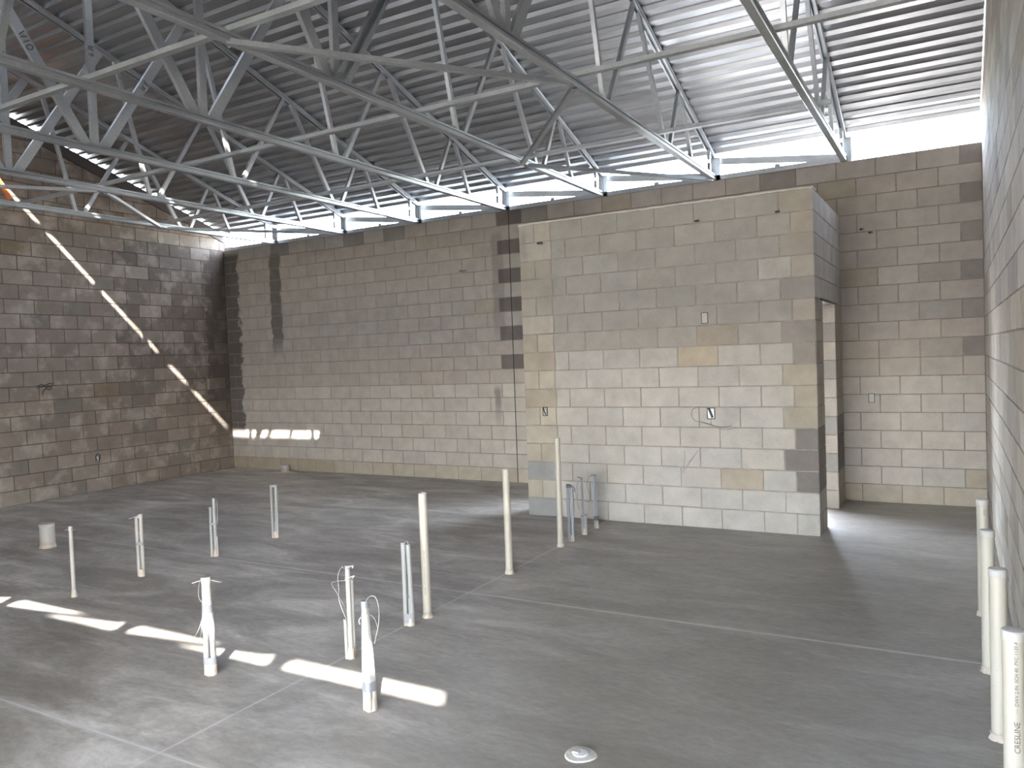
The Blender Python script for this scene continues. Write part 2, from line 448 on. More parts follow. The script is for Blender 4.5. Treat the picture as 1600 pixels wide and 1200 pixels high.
# white scuffs and pale lilac chalk strokes
sc_ = t.ramp(t.noise(2.6, 8, .78, t.map((1.2,3.2,1), (0,0,.25)), 1.2), [(.62,0),(.70,1)])
base = t.mix(t.math('MULTIPLY', sc_, .35), base, (.45,.44,.43))
ch = t.math('MULTIPLY', t.ramp(t.noise(1.7, 2, .5, t.map((3.5,.7,1), (0,0,math.radians(28)))), [(.70,0),(.75,1)]), t.ramp(t.noise(.45,1), [(.5,0),(.6,1)]))
base = t.mix(t.math('MULTIPLY', ch, .35), base, (.27,.27,.36))
t.l(base, t.p.inputs['Base Color'])
t.l(t.ramp(t.noise(3, 6, .7, t.map((1,2,1))), [(.3,.34),(.7,.56)]), t.p.inputs['Roughness'])
t.p.inputs['Specular IOR Level'].default_value = .55
t.bump(t.mix(.5, fine, t.noise(2.0,3)), .08, .01)
bm = bmesh.new(); box(bm, (WX-.2, YF-.2, -.12), (.2, .2, 0)); struct('floor', bm, t.m)
t = NT('outside_dirt'); t.l(t.ramp(t.noise(.8,6,.6), [(.3,(.35,.32,.28)),(.7,(.46,.43,.39))]), t.p.inputs['Base Color']); t.p.inputs['Roughness'].default_value = .95
bm = bmesh.new(); box(bm, (-90,-90,-.5), (90,90,-.13))
prof = [(-22,-.13),(-28,.7),(-36,2.3),(-40,2.5),(-50,-.13)]     # unseen bank, added to block low sky through the open bay
for x0,x1 in ((-90,90),):
    a = [bm.verts.new((x0,y,z)) for y,z in prof]; b = [bm.verts.new((x1,y,z)) for y,z in prof]
    for i in range(5): bm.faces.new((a[i],a[(i+1)%5],b[(i+1)%5],b[i]))
    bm.faces.new(a[::-1]); bm.faces.new(b)
struct('ground', bm, t.m)

# ------------------------------------------------------------------ roof deck (ceiling)
def deck(bm, x0, x1, ya, yb):
    """fluted sheets from depth ya down to the eave yb (either slope)"""
    sgn = 1 if yb > ya else -1; L = abs(yb-ya); pitch = .1445; prof = []
    s = 0.0
    while s < L:
        for ds, h in ((0,0),(.040,0),(.054,.035),(.1305,.035)):
            if s+ds <= L: prof.append((s+ds, h))
        s += pitch
    prof.append((L, prof[-1][1]))
    pts = [(yb - sgn*s_, h) for s_, h in prof]
    vs = []
    for y, h in pts:
        zb = 4.18 + ((-y) if sgn > 0 else (y-2*YR))/3.0
        vs.append([bm.verts.new((x, y, zb+h+e)) for x, e in ((x0,0),(x1,0),(x1,.0015),(x0,.0015))])
    for a, b in zip(vs, vs[1:]):
        for i in range(4): bm.faces.new((a[i],a[(i+1)%4],b[(i+1)%4],b[i]))
    bm.faces.new(vs[0]); bm.faces.new(vs[-1][::-1])
bm = bmesh.new()
deck(bm, WX-.05, -.009, YR-.01, .035)
deck(bm, WX-.05, -.009, YR-.07, YF-.12)
struct('ceiling', bm, M_deck)
bm = bmesh.new()   # ridge cap, only laid over the right half so far
zr = deck_z(YR)+.045
for s in (1,-1):
    extrude(bm, [(0,0),(.26,-.26/3),(.26,-.26/3+.003),(0,.003)], (-5.98,YR-.0,zr), (-.02,YR-.0,zr), (0,s,0), (0,0,1))
struct('trim_5', bm, M_steel)

# ------------------------------------------------------------------ trusses
Z0 = WT
def chord_bot():  # s = x, n = z
    return [(-.027,0),(.027,0),(.032,.006),(.032,.028),(.018,.031),(.018,.044),(.032,.047),(.032,.066),(.025,.066),(.025,.050),(-.025,.050),(-.025,.066),(-.032,.066),(-.032,.047),(-.018,.044),(-.018,.031),(-.032,.028),(-.032,.006)]
def chord_top():
    return [(-.032,0),(-.014,0),(-.014,.035),(.014,.035),(.014,0),(.032,0),(.032,.018),(.025,.022),(.025,.034),(.032,.038),(.032,.055),(-.032,.055),(-.032,.038),(-.025,.034),(-.025,.022),(-.032,.018)]
def zt(y): return deck_z(y)-.058-Z0           # underside of the top chord, truss space
BOT = .045
webs = [('wide',.090,-5.00,BOT,-4.00,None), ('n',.045,-3.44,BOT,-3.82,None), ('n',.045,-3.33,BOT,-2.64,None),
        ('n',.050,-1.84,BOT,-2.52,None), ('n',.042,-1.68,BOT,-1.32,None), ('n',.042,-.90,BOT,-1.22,None), ('s',.035,-.80,BOT,-.17,'heel')]
MW = {}
def web_mesh(w_, y0, z0, y1, z1, flip):
    bm = bmesh.new(); s = -1 if flip else 1
    extrude(bm, c_prof(w_, .036), (.018,y0,z0), (.018,y1,z1), (0,1,0), (1,0,0)); return bm
def mirror(y): return 2*YR - y
def build_truss(label):
    t_ = thing('roof_truss', label, 'truss', (0,0,Z0), 'roof trusses under the metal deck')
    bm = bmesh.new(); extrude(bm, chord_bot(), (0,YF-.12,0), (0,.12,0), (1,0,0), (0,0,1)); smooth(obj('bottom_chord', bm, M_steel, t_), 30)
    for s in (0,1):
        ya, yb = (.10, YR) if not s else (YF-.08, YR)
        bm = bmesh.new(); extrude(bm, chord_top(), (0,ya,zt(ya)), (0,yb,zt(yb)), (1,0,0), (0,0,1)); obj('top_chord', bm, M_steel, t_)
    k = {}
    for s in (0,1):
        m = mirror if s else (lambda y: y)
        for i,(kind,wd,y0,z0,y1,z1) in enumerate(webs):
            ze = zt(y1)+.02 if z1 is None else .20
            o = obj('web', web_mesh(wd, m(y0), z0, m(y1), ze, s), M_steel, t_); k[(s,i)] = o
        # heel: end post, short upright, bearing clip
        bm = bmesh.new(); extrude(bm, c_prof(.045,.036), (.018,m(-.17),.03), (.018,m(-.17),zt(-.17)+.015), (0,1,0), (1,0,0)); obj('web', bm, M_steel, t_)
        bm = bmesh.new(); y = m(-.005); q = 1 if not s else -1
        box(bm, (-.034, min(y,y+q*.045), 0), (.034, max(y,y+q*.045), zt(0)+.02)); obj('heel_post', bm, M_steel, t_)
        bm = bmesh.new(); box(bm, (.033, min(m(.0),m(.004)), .0), (.085, max(m(.0),m(.004)), .27)); box(bm, (.033, min(m(.0),m(.07)), .0), (.036, max(m(.0),m(.07)), .27))
        obj('bearing_clip', bm, M_steel, t_)
    bm = bmesh.new(); extrude(bm, c_prof(.070,.036), (.018,YR,.03), (.018,YR,zt(YR)+.02), (0,1,0), (1,0,0)); k['king'] = obj('web', bm, M_steel, t_)
    bm = bmesh.new(); box(bm, (-.02,YR-.22,zt(YR)-.05), (-.017,YR+.22,zt(YR)+.0)); obj('ridge_plate', bm, M_steel, t_)
    return t_, k
TX = [-1.34,-2.82,-4.30,-5.78,-7.30,-8.78,-10.31]
TL = ['steel roof truss nearest the right block wall, beside the wide bright eave opening',
      'steel roof truss second from the right block wall',
      'galvanised roof truss third from the right wall, its wide web marked W8',
      'galvanised roof truss in the middle of the seven, fourth from the right wall',
      'galvanised roof truss third from the left block wall, webs marked W10 and W8',
      'steel roof truss second from the left block wall, second lowest bottom chord in view',
      'steel roof truss nearest the left block wall, lowest bottom chord in view']
root, K = build_truss(TL[0])
allk = {0: K}
root.location = (TX[0],0,Z0)
inv = {o.name: k for k, o in K.items()}
for i in range(1,7):
    r = root.copy(); C.objects.link(r); r.location = (TX[i],0,Z0); r['label'] = TL[i]; kk = {}
    for ch in root.children:
        c = ch.copy(); C.objects.link(c); c.parent = r
        if ch.name in inv: kk[inv[ch.name]] = c
    allk[i] = kk

bm = bmesh.new(); extrude(bm, c_prof(.075,.04,lip=.012), (.055,-5.09,.07), (.055,-4.30,1.24), (0,1,0), (-1,0,0)); obj('stiffener', bm, M_steel, [c for c in C.objects if c.name=='roof_truss.002'][0])
# handwriting on the webs: pen strokes as thin ribbons lying on the steel
M_ink = plain('black_marker', (.02,.02,.025), .6)
GL = {'W': [[(0,1),(.25,0),(.5,.75),(.75,0),(1,1)]],
      '1': [[(.3,1),(.3,0)]],
      '0': [[(.5,1),(.1,.8),(0,.45),(.2,.05),(.55,0),(.9,.3),(.95,.7),(.5,1)]],
      '8': [[(.85,.85),(.5,1),(.15,.8),(.75,.3),(.6,.0),(.2,.05),(.15,.35),(.85,.85)]],
      '9': [[(.9,.8),(.5,1),(.15,.75),(.45,.5),(.9,.8),(.7,0)]],
      '6': [[(.8,1),(.3,.7),(.1,.3),(.4,0),(.8,.15),(.7,.45),(.2,.4)]]}
def write(text, o0, du, dv, nrm, size, parent, gap=.35, th=.13):
    """strokes in the plane of unit vectors du (along the text) and dv (up)"""
    bm = bmesh.new(); o0, du, dv, nrm = Vector(o0), Vector(du), Vector(dv), Vector(nrm); x = 0
    for chr_ in text:
        for stroke in GL.get(chr_, []):
            pts = [o0 + du*(x+a*.75)*size + dv*b*size + nrm*.0012 for a,b in stroke]
            tube(bm, pts, size*th/2, 5)
        x += (.75 if chr_ != '1' else .35)+gap
    return obj('handwritten_mark', bm, M_ink, parent)
def web_mark(ti, key, text, frac, size=.055, rev=False):
    o = allk[ti].get(key)
    if key == 'king': y0,z0,y1,z1 = YR,.03,YR,zt(YR)
    else:
        s,i = key; _,_,y0,z0,y1,_ = webs[i]; z1 = zt(y1)
        if s: y0, y1 = mirror(y0), mirror(y1)
    a, b = Vector((.018,y0,z0)), Vector((.018,y1,z1)); d = (b-a).normalized()
    if rev: d = -d
    v = Vector((1,0,0)).cross(d)
    p = a + (b-a)*frac - v*size*.5 - d*size
    write(text, p, d, v, (1,0,0), size, o)
web_mark(4,(1,0),'W10',.52,.060,True); web_mark(4,'king','W9',.47,.05,True); web_mark(4,(0,0),'W8',.47,.058)
web_mark(5,'king','W9',.62,.045,True); web_mark(2,(0,0),'W8',.55,.055); web_mark(5,(0,3),'W6',.45,.035)

# ------------------------------------------------------------------ bracing
def u_brace(name, label, p0, p1, cat='brace', wd=.050, dp=.036, grp=None):
    p0, p1 = Vector(p0), Vector(p1); bm = bmesh.new()
    side = (p1-p0).normalized().cross(Vector((0,0,1)))
    d = p1-p0
    extrude(bm, [(-wd/2,0),(wd/2,0),(wd/2,dp),(wd/2-.003,dp),(wd/2-.003,.003),(-wd/2+.003,.003),(-wd/2+.003,dp),(-wd/2,dp)], (0,0,0), d, side, (0,0,1))
    o = obj(name, bm, M_steel, None, p0); return tag(o, label, cat, grp)
ZB = Z0+.068
G1 = 'lateral braces'
u_brace('lateral_brace', 'long steel channel lying across all bottom chords, between ridge and back wall', (WX+.01,-4.07,ZB), (-.01,-4.03,ZB), grp=G1)
u_brace('lateral_brace', 'long channel lying on the bottom chords nearest the back wall eave', (-10.4,-2.12,ZB), (-1.20,-2.12,ZB), grp=G1)
u_brace('lateral_brace', 'long channel on the bottom chords at the top left of the picture', (WX+.01,-6.10,ZB), (-.01,-6.06,ZB), grp=G1)
u_brace('lateral_brace', 'long steel channel across the bottom chords over the camera side of the room', (-10.4,-8.04,ZB), (-1.20,-8.04,ZB), grp=G1)
G2 = 'diagonal braces between bottom chords'
ZD = Z0-.004-.022
names = {1:('second and third trusses from the right wall'), 5:('two trusses nearest the left wall')}
seg = [(-6.10,-4.12,'nearest the ridge'),(-2.17,-4.02,'middle one'),(-2.10,-.05,'nearest the back wall')]
for n_, (a, b) in {'between second and third trusses from the right': (-4.30,-2.82), 'between the two leftmost trusses': (-10.31,-8.78)}.items():
    for (ya, yb, lab) in seg:
        u_brace('diagonal_brace', 'slanting channel brace %s, %s' % (n_, lab), (a,ya,ZD+.012), (b,yb,ZD+.0125), wd=.045, grp=G2)
# eave cross members and top plates
G3 = 'slanting eave braces between truss heels'
ordn = ['rightmost','second from the right','third from the right','fourth from the right','fifth from the right','leftmost']
for i in range(6):
    xl, xr = TX[i+1]+.05, TX[i]-.05
    bm = bmesh.new(); d = Vector((xr-xl, 0, -.17))
    extrude(bm, c_prof(.080,.012), (0,0,0), d, (0,0,1), (0,-1,0))
    tag(obj('eave_brace', bm, M_steel, None, (xl,.05,Z0+.235)), 'flat steel strip slanting across back eave opening, %s of six' % ordn[i], 'brace', G3)
    bm = bmesh.new(); d = Vector((xr-xl, 0, .17)); extrude(bm, c_prof(.045,.03), (0,0,0), d, (0,0,1), (0,1,0))
    o = tag(obj('eave_brace', bm, M_steel, None, (xl,YF-.06,Z0+.075)), 'steel strip slanting across front eave opening, %s of six' % ordn[i], 'brace', 'front eave braces')
bm = bmesh.new()
extrude(bm, [(-.10,0),(.10,0),(.10,.055),(.097,.055),(.097,.003),(-.097,.003),(-.097,.055),(-.10,.055)], (0,0,0), (-1.30-WX-.02,0,0), (0,1,0), (0,0,1))
pl_ = tag(obj('wall_plate', bm, M_steel, None, (WX+.02,.10,Z0)), 'long galvanised steel track along the top of the back block wall', 'plate')
for i in range(6):
    xm = (TX[i]+TX[i+1])/2 + .02; bm = bmesh.new()
    box(bm, (xm-.03-WX-.02,-.103,.02), (xm+.03-WX-.02,-.098,.085)); tube(bm, [(xm-WX-.02,-.118,.045),(xm-WX-.02,-.10,.045)], .008, 8); obj('anchor_strap', bm, M_steel, pl_)
bm = bmesh.new(); box(bm, (0,0,0), (-WX-.04,.10,.035)); tag(obj('wall_plate', bm, M_steel, None, (WX+.02,YF-.10,Z0)), 'steel plate along the top of the front wall behind the camera', 'plate')

# ------------------------------------------------------------------ stubs of pipe and conduit in the slab
def pvc_mat(name, col, mud=(.36,.31,.26), hmud=.05, specks=True):
    t = NT(name); x = t.sep(); wob = t.noise(18, 4, .6)
    c = t.mix(t.noise(3,2), tuple(v*.93 for v in col), tuple(min(1,v*1.05) for v in col))
    lim = t.math('MULTIPLY', wob, hmud*2)
    m = t.math('MULTIPLY', t.math('SUBTRACT', lim, x[2]), 90, clamp=True)
    c = t.mix(t.math('MULTIPLY', m, .85), c, mud)
    if specks:
        s = t.ramp(t.noise(55, 2, .5), [(.70,0),(.74,1)]); lo = t.ramp(x[2], [(0,1),(.6,.15)])
        c = t.mix(t.math('MULTIPLY', t.math('MULTIPLY', s, lo), .8), c, (.30,.26,.22))
    t.l(c, t.p.inputs['Base Color']); t.p.inputs['Roughness'].default_value = .38; return t.m
M_pvc = pvc_mat('cream_pvc', (.43,.408,.355)); M_pvcw = pvc_mat('white_pvc', (.37,.362,.345), hmud=.08)
M_cap = plain('white_cap', (.44,.435,.43), .45)
M_cond = pvc_mat('grey_conduit', (.29,.30,.305), hmud=.07); M_condb = pvc_mat('blue_grey_conduit', (.27,.29,.33), hmud=.05)
M_tape = plain('grey_tape', (.22,.23,.25), .5); M_tapew = plain('white_tape', (.40,.40,.40), .5)
M_wire = plain('tie_wire', (.36,.355,.35), .5, .4); M_dwire = plain('dark_wire', (.10,.10,.11), .5)
M_mud = plain('dried_mortar', (.44,.40,.35), .95, 0, .15, 30)
M_print = plain('pipe_print', (.07,.065,.06), .6)

def wrap_text(text, r, z0, size, ang, parent):
    """printing wrapped round a pipe, reading upwards; ang = direction it faces"""
    cu = bpy.data.curves.new('txt', 'FONT'); cu.body = text; cu.size = size; cu.resolution_u = 3
    tmp = bpy.data.objects.new('txt', cu); C.objects.link(tmp); bpy.context.view_layer.update()
    me = bpy.data.meshes.new_from_object(tmp.evaluated_get(bpy.context.evaluated_depsgraph_get()))
    bpy.data.objects.remove(tmp); bpy.data.curves.remove(cu)
    tb = bmesh.new(); tb.from_mesh(me); bmesh.ops.triangulate(tb, faces=tb.faces[:])
    for _ in range(4):
        long = [e for e in tb.edges if abs(e.verts[0].co.y-e.verts[1].co.y) > r*.10]
        if not long: break
        bmesh.ops.subdivide_edges(tb, edges=long, cuts=1); bmesh.ops.triangulate(tb, faces=tb.faces[:])
    tb.to_mesh(me); tb.free()
    for v in me.vertices:
        a = ang - (v.co.y - size*.35)/r
        v.co = Vector(((r+.0006)*math.cos(a), (r+.0006)*math.sin(a), z0 + v.co.x))
    me.name = 'printed_text'
    return obj('printed_text', me, M_print, parent)
def pipe(label, x, y, r, h, mat, cap=False, text=None, tz=0, size=.014, mud=True, group=None, open_top=False, name='pipe_stub', tang=None):
    t_ = thing(name, label, 'pipe', (x,y,0), group)
    bm = bmesh.new(); hh = h-.03 if cap else h
    prof = [(r,-.03),(r,hh-.002),(r-.002,hh)]
    if not cap: prof += [(r-.006,hh),(r-.007,hh-.05)]
    lathe(bm, prof, 32); p = smooth(obj('pipe', bm, mat, t_))
    if cap:
        bm = bmesh.new(); R2 = r+.003; hh = h-.012
        lathe(bm, [(R2-.001,hh-.022),(R2,hh-.02),(R2,h-.006),(R2-.005,h),(.012,h+.001),(.0001,h+.001)] if False else [(R2-.001,hh-.022),(R2,hh-.02),(R2,h-.006),(R2-.003,h-.001),(R2-.007,h)], 32); smooth(obj('cap', bm, M_cap, t_), 30)
    if mud:
        bm = bmesh.new(); n=20; rings=[]
        for rr, z in ((r+.009,-.002),(r+.006,.008),(r+.002,.022+.01*R_.random())):
            rings.append([bm.verts.new(((rr+R_.uniform(-.004,.005))*math.cos(2*math.pi*j/n), (rr+R_.uniform(-.004,.005))*math.sin(2*math.pi*j/n), z+R_.uniform(-.001,.004))) for j in range(n)])
        for a,b in zip(rings, rings[1:]):
            for j in range(n): bm.faces.new((a[j],a[(j+1)%n],b[(j+1)%n],b[j]))
        obj('mortar_collar', bm, M_mud, t_)
    if text:
        a = tang if tang is not None else math.atan2(CAM.y-y, CAM.x-x)
        wrap_text(text, r, tz, size, a, p)
    return t_
camang = lambda x,y,off=0: math.atan2(CAM.y-y, CAM.x-x)+off
G4 = 'capped drain pipes along the right wall'
pipe('capped cream pipe stub by the right wall, farthest of four, nearest the back wall', -.145,-3.808,.033,.76, M_pvc, True, 'DWV', .66,.016, group=G4, tang=camang(-.145,-3.8,.3))
pipe('capped cream pipe stub by the right wall, second farthest of four', -.150,-4.80,.033,.77, M_pvc, True, 'CRESLINE — SCH 40 PVC DWV PIPE ASTM D 2665', .20,.013, group=G4, tang=camang(-.15,-4.8,.2))
pipe('capped cream pipe stub by the right wall, second nearest of four', -.136,-5.607,.034,.77, M_pvc, True, 'CRESLINE — DWV 2 IN SCH 40 PVC ASTM D 1785', .10,.014, group=G4, tang=camang(-.136,-5.6,.55))
p4 = pipe('capped cream pipe stub at the bottom right corner, nearest of four, printed lettering', -.125,-6.445,.0345,.77, M_pvc, True, None, group=G4)
a4 = camang(-.125,-6.445,.22); q4 = [c for c in p4.children if c.name.startswith('pipe')][0]
wrap_text('CRESLINE', .0345, .345, .026, a4, q4)
wrap_text('—  DWV 2 IN  SCH 40  PVC 1120 ASTM', .0345, .485, .0165, a4, q4).scale = (1,1,1)
G5 = 'tall open cream pipes in a row'
pipe('tall cream pipe stub nearest the camera, right of the twin conduit', -3.504,-5.281,.030,.87, M_pvc, False, 'CRESLINE — DWV 2 IN SCH 40 PVC 1120 ASTM D 2665', .16,.013, group=G5, tang=camang(-3.5,-5.28,-.25))
pipe('tall cream pipe stub in the middle of the row, before the block partition', -3.513,-4.113,.030,.87, M_pvc, group=G5)
pipe('tallest cream pipe stub, close to the partition, left of the thin conduits', -3.516,-3.141,.028,1.02, M_pvc, group=G5)
pipe('short wide white drain stub at the far left of the slab', -8.473,-5.068,.072,.25, M_pvcw, True, name='drain_stub')
stub = pipe('very short white drain stub standing against the back wall', -10.09,-.20,.070,.125, M_pvcw, True, name='drain_stub')
bm = bmesh.new(); n=26
for i,(rr,z) in enumerate(((.30,0.001),(.20,.010),(.09,.014))): pass
ring0 = [bm.verts.new((.26*math.cos(a)*(1+.2*R_.random()), .11*math.sin(a)*(1+.3*R_.random())-.03, .001)) for a in [2*math.pi*j/n for j in range(n)]]
ring1 = [bm.verts.new((.17*math.cos(a), .08*math.sin(a)-.02, .016)) for a in [2*math.pi*j/n for j in range(n)]]
for j in range(n): bm.faces.new((ring0[j],ring0[(j+1)%n],ring1[(j+1)%n],ring1[j]))
bm.faces.new(ring1)
obj('mortar_smear', bm, M_cap, stub)

def bundle(label, x, y, tubes, tapes=(), wires=(), clump=.03, flares=(), name='conduit_stub', mat=None, group='electrical conduit stubs in the slab'):
    """tubes: (dx,dy,r,h,lean_x,lean_y[,material]); d is measured in the camera's right / away directions"""
    t_ = thing(name, label, 'conduit', (x,y,0), group)
    rx = Vector((rt.x, rt.y, 0)).normalized(); ry = Vector((-rx.y, rx.x, 0))
    W = lambda a,b,z=0: rx*a + ry*b + Vector((0,0,z))
    def at(tb, z):
        dx,dy,r,h,lx,ly = tb[:6]; return W(dx+lx*z, dy+ly*z, z)
    for tb in tubes:
        r,h = tb[2],tb[3]; m = tb[6] if len(tb) > 6 else (mat or M_cond)
        bm = bmesh.new(); tube(bm, [at(tb,-.02), at(tb,h*.5), at(tb,h)], r, 16); smooth(obj('conduit', bm, m, t_))
        bm = bmesh.new(); tube(bm, [at(tb,h-.012), at(tb,h+.002)], r+.0015, 16); smooth(obj('end_tape', bm, M_tape, t_))
    for (z0,z1,m,e) in tapes:
        # band round all the tubes: hull of the circles
        pts = []
        for zz in (z0,z1):
            cs = []
            for tb in tubes:
                if tb[3] < zz-.01: continue
                c0 = at(tb,zz)
                for j in range(12): cs.append((c0.x+(tb[2]+e)*math.cos(j*math.pi/6), c0.y+(tb[2]+e)*math.sin(j*math.pi/6)))
            pts.append(cs)
        bm = bmesh.new(); vs = [bm.verts.new((px,py,zz)) for cs,zz in zip(pts,(z0,z1)) for px,py in cs]
        bmesh.ops.convex_hull(bm, input=vs); 
        for v in [v for v in bm.verts if not v.link_faces]: bm.verts.remove(v)
        smooth(obj('tape_band', bm, m, t_))
    for (pts, r, m) in wires:
        P = [W(*p) for p in pts]
        # Catmull-Rom
        out = []
        for i in range(len(P)-1):
            p0,p1,p2,p3 = P[max(i-1,0)],P[i],P[i+1],P[min(i+2,len(P)-1)]
            for s in range(6):
                q = s/6; out.append(.5*((2*p1)+(p2-p0)*q+(2*p0-5*p1+4*p2-p3)*q*q+(3*p1-p0-3*p2+p3)*q**3))
        out.append(P[-1]); bm = bmesh.new(); tube(bm, out, r, 6); smooth(obj('tie_wire', bm, m, t_))
    for (dx,dy,z,sx,m) in flares:   # loose ends of tape or twisted wire sticking out
        bm = bmesh.new(); a = W(dx,dy,z); b_ = W(dx+sx,dy-.01,z-.012)
        d = (b_-a).normalized(); up_ = Vector((0,0,1))
        extrude(bm, [(-.011,-.002),(.011,-.002),(.013,.002),(-.012,.002)], a, b_, W(0,1), (0,0,1)); obj('tape_end', bm, m, t_)
    if clump:
        bm = bmesh.new(); cx = sum(tb[0] for tb in tubes)/len(tubes); n=14; rings=[]
        for rr,z in ((clump+.006,-.002),(clump*.95,.012),(clump*.82,.045),(clump*.66,.065)):
            rings.append([bm.verts.new(W(cx,0)+Vector(((rr+R_.uniform(-.004,.004))*math.cos(2*math.pi*j/n),(rr+R_.uniform(-.004,.004))*.7*math.sin(2*math.pi*j/n), z+R_.uniform(-.006,.006)))) for j in range(n)])
        for a,b_ in zip(rings, rings[1:]):
            for j in range(n): bm.faces.new((a[j],a[(j+1)%n],b_[(j+1)%n],b_[j]))
        bm.faces.new(rings[-1]); smooth(obj('mortar_clump', bm, M_mud, t_), 60)
    return t_
wt = M_wire
bundle('single white conduit stub at left, topped with tape, dark wedge of shadow beside it', -6.447,-6.013, [(0,0,.0155,.57,0,0,M_pvcw)], [(.53,.565,M_tapew,.002)], [], .030, [(0,0,.55,-.035,M_tapew),(0,0,.55,.035,M_tapew)])
bundle('pair of white conduits taped together at left, broken joint half way up', -6.477,-5.398, [(-.018,0,.015,.53,.0,0,M_pvcw),(.020,0,.015,.54,.0,0,M_pvcw)], [(.27,.30,M_tape,.001),(.51,.545,M_tapew,.002)], [], .032, [(-.03,0,.52,-.045,M_tapew)])
bundle('pair of grey conduits of unequal height, third back in the left row', -6.437,-4.659, [(-.022,0,.015,.47,.01,0),(.018,0,.015,.555,.0,0),(.034,0,.008,.19,0,0)], [(.30,.325,M_tape,.002)], [([(.02,-.01,.54),(.05,0,.52),(.048,0,.40),(.04,0,.30)],.0015,wt),([(-.022,-.02,.47),(-.05,-.01,.465)],.0025,wt)], .026)
bundle('pair of grey conduits farthest back in the left row', -6.470,-3.864, [(-.02,0,.015,.55,.0,0),(.022,0,.015,.55,.012,0),(.004,0,.006,.18,0,0)], [(.53,.555,M_tape,.002)], [([(.03,0,.54),(.05,0,.45),(.05,0,.35)],.0014,wt)], .028)
bundle('bundle of three taped white conduits partly in the sun, casting a shadow, left foreground', -4.092,-6.617,
       [(-.024,0,.0165,.565,.02,0,M_pvcw),(.022,0,.0165,.565,-.03,0,M_pvcw),(-.002,.026,.0165,.57,0,0,M_pvcw)],
       [(.535,.572,M_tapew,.003),(.365,.41,M_tape,.0025),(.25,.365,M_tapew,.002),(.06,.10,M_tape,.002)],
       [([(-.04,0,.55),(-.052,0,.48),(-.045,0,.44),(-.02,0,.41)],.0016,M_wire),([(-.03,-.02,.33),(-.05,-.03,.27),(-.08,-.05,.22)],.0016,M_wire),([(-.03,-.02,.33),(-.035,-.03,.25),(-.045,-.05,.20)],.0016,M_wire)],
       .036, [(-.03,0,.555,-.05,M_tapew),(.03,0,.555,.06,M_tapew)])
bundle('white conduit pair with looped tie wires behind the sunlit floor patch', -3.492,-6.083,
       [(0,0,.0155,.565,.0,0,M_pvcw),(.012,.02,.0155,.50,.0,0,M_pvcw),(-.026,-.005,.010,.24,.0,0,M_pvcw)],
       [(.475,.50,M_wire,.004),(.545,.568,M_tape,.002)],
       [([(-.01,-.02,.55),(-.04,0,.55),(-.06,0,.50),(-.058,0,.42),(-.06,0,.36),(-.03,-.02,.28),(-.005,-.02,.22)],.0018,wt),
        ([(0,-.02,.48),(-.08,0,.47),(-.10,0,.455),(-.07,0,.40),(-.05,0,.36),(-.02,-.02,.32)],.0018,wt),
        ([(.0,-.02,.49),(.04,-.01,.505),(.03,-.01,.49)],.003,wt),([(.0,-.02,.555),(.035,-.01,.565),(.03,-.01,.55)],.003,wt),([(-.02,-.02,.555),(-.03,-.01,.565)],.003,wt),
        ([(.02,0,.33),(.06,.02,.32),(.09,.03,.325)],.0014,wt)], .030)
bundle('tapering white conduit bundle standing in the bright sunlit patch, curled wire at its top', -2.930,-6.579,
       [(-.022,0,.0165,.56,.028,0,M_pvcw),(.022,0,.0165,.55,-.045,0,M_pvcw),(0,-.022,.0165,.545,-.01,.03,M_pvcw)],
       [(.10,.15,M_tape,.0025),(.15,.50,M_tapew,.002),(.53,.565,M_tape,.003)],
       [([(.0,-.02,.56),(.02,0,.585),(.05,0,.58),(.065,0,.52),(.06,0,.44),(.045,0,.38),(.035,0,.34)],.0018,wt),
        ([(.01,0,.50),(.04,0,.47),(.055,0,.42)],.0014,wt),([(-.02,-.02,.49),(-.035,-.02,.47),(-.03,-.02,.45)],.004,wt)], .038)
bundle('pair of grey conduits with printed side, left of the nearest tall cream pipe', -3.517,-5.469,
       [(-.022,0,.0165,.565,-.0,0),(.022,0,.0165,.55,-.018,0),(.006,-.01,.006,.20,0,0)], [(.02,.085,M_tape,.0015)], [([(-.02,0,.565),(.005,0,.572),(.015,0,.55)],.003,M_tape)], .030)
bundle('pair of blue-grey conduits with dark taped top, left of three before the partition', -3.507,-2.923,
       [(-.018,0,.0145,.54,0,0,M_condb),(.018,0,.0145,.53,-.0,0,M_condb)], [(.52,.545,M_dwire,.002)],
       [([(.02,0,.54),(.05,0,.50),(.06,0,.45),(.058,0,.41)],.0022,M_dwire),([(-.035,0,.555),(.0,0,.548),(.03,0,.53),(.045,0,.50),(.03,0,.47)],.004,M_dwire),([(.02,0,.52),(.035,0,.44),(.04,0,.40)],.002,M_dwire)], .022)
bundle('thin leaning conduit with muddy foot, middle of three before the partition', -3.513,-2.611,
       [(0,0,.010,.56,-.02,0,M_condb),(-.014,0,.014,.19,0,0),(.016,0,.014,.20,0,0)], [(.545,.565,M_dwire,.001)],
       [([(-.05,0,.575),(-.02,0,.565),(.0,0,.555)],.004,M_dwire),([(-.04,0,.54),(-.06,0,.48),(-.05,0,.40),(-.06,0,.32),(-.04,0,.25)],.0018,M_dwire)], .028)
bundle('thin conduit with hanging wire loop, right of three before the partition', -3.520,-2.307,
       [(-.006,0,.012,.54,0,0,M_condb),(.012,0,.008,.54,0,0,M_condb),(.018,0,.012,.13,0,0)], [(.08,.125,M_dwire,.002)],
       [([(-.03,0,.548),(.0,0,.55),(.02,0,.548)],.004,M_dwire),([(-.02,0,.54),(-.06,0,.52),(-.075,0,.44),(-.055,0,.36),(-.05,0,.30),(-.07,0,.27),(-.10,0,.28)],.0018,M_dwire)], .022)

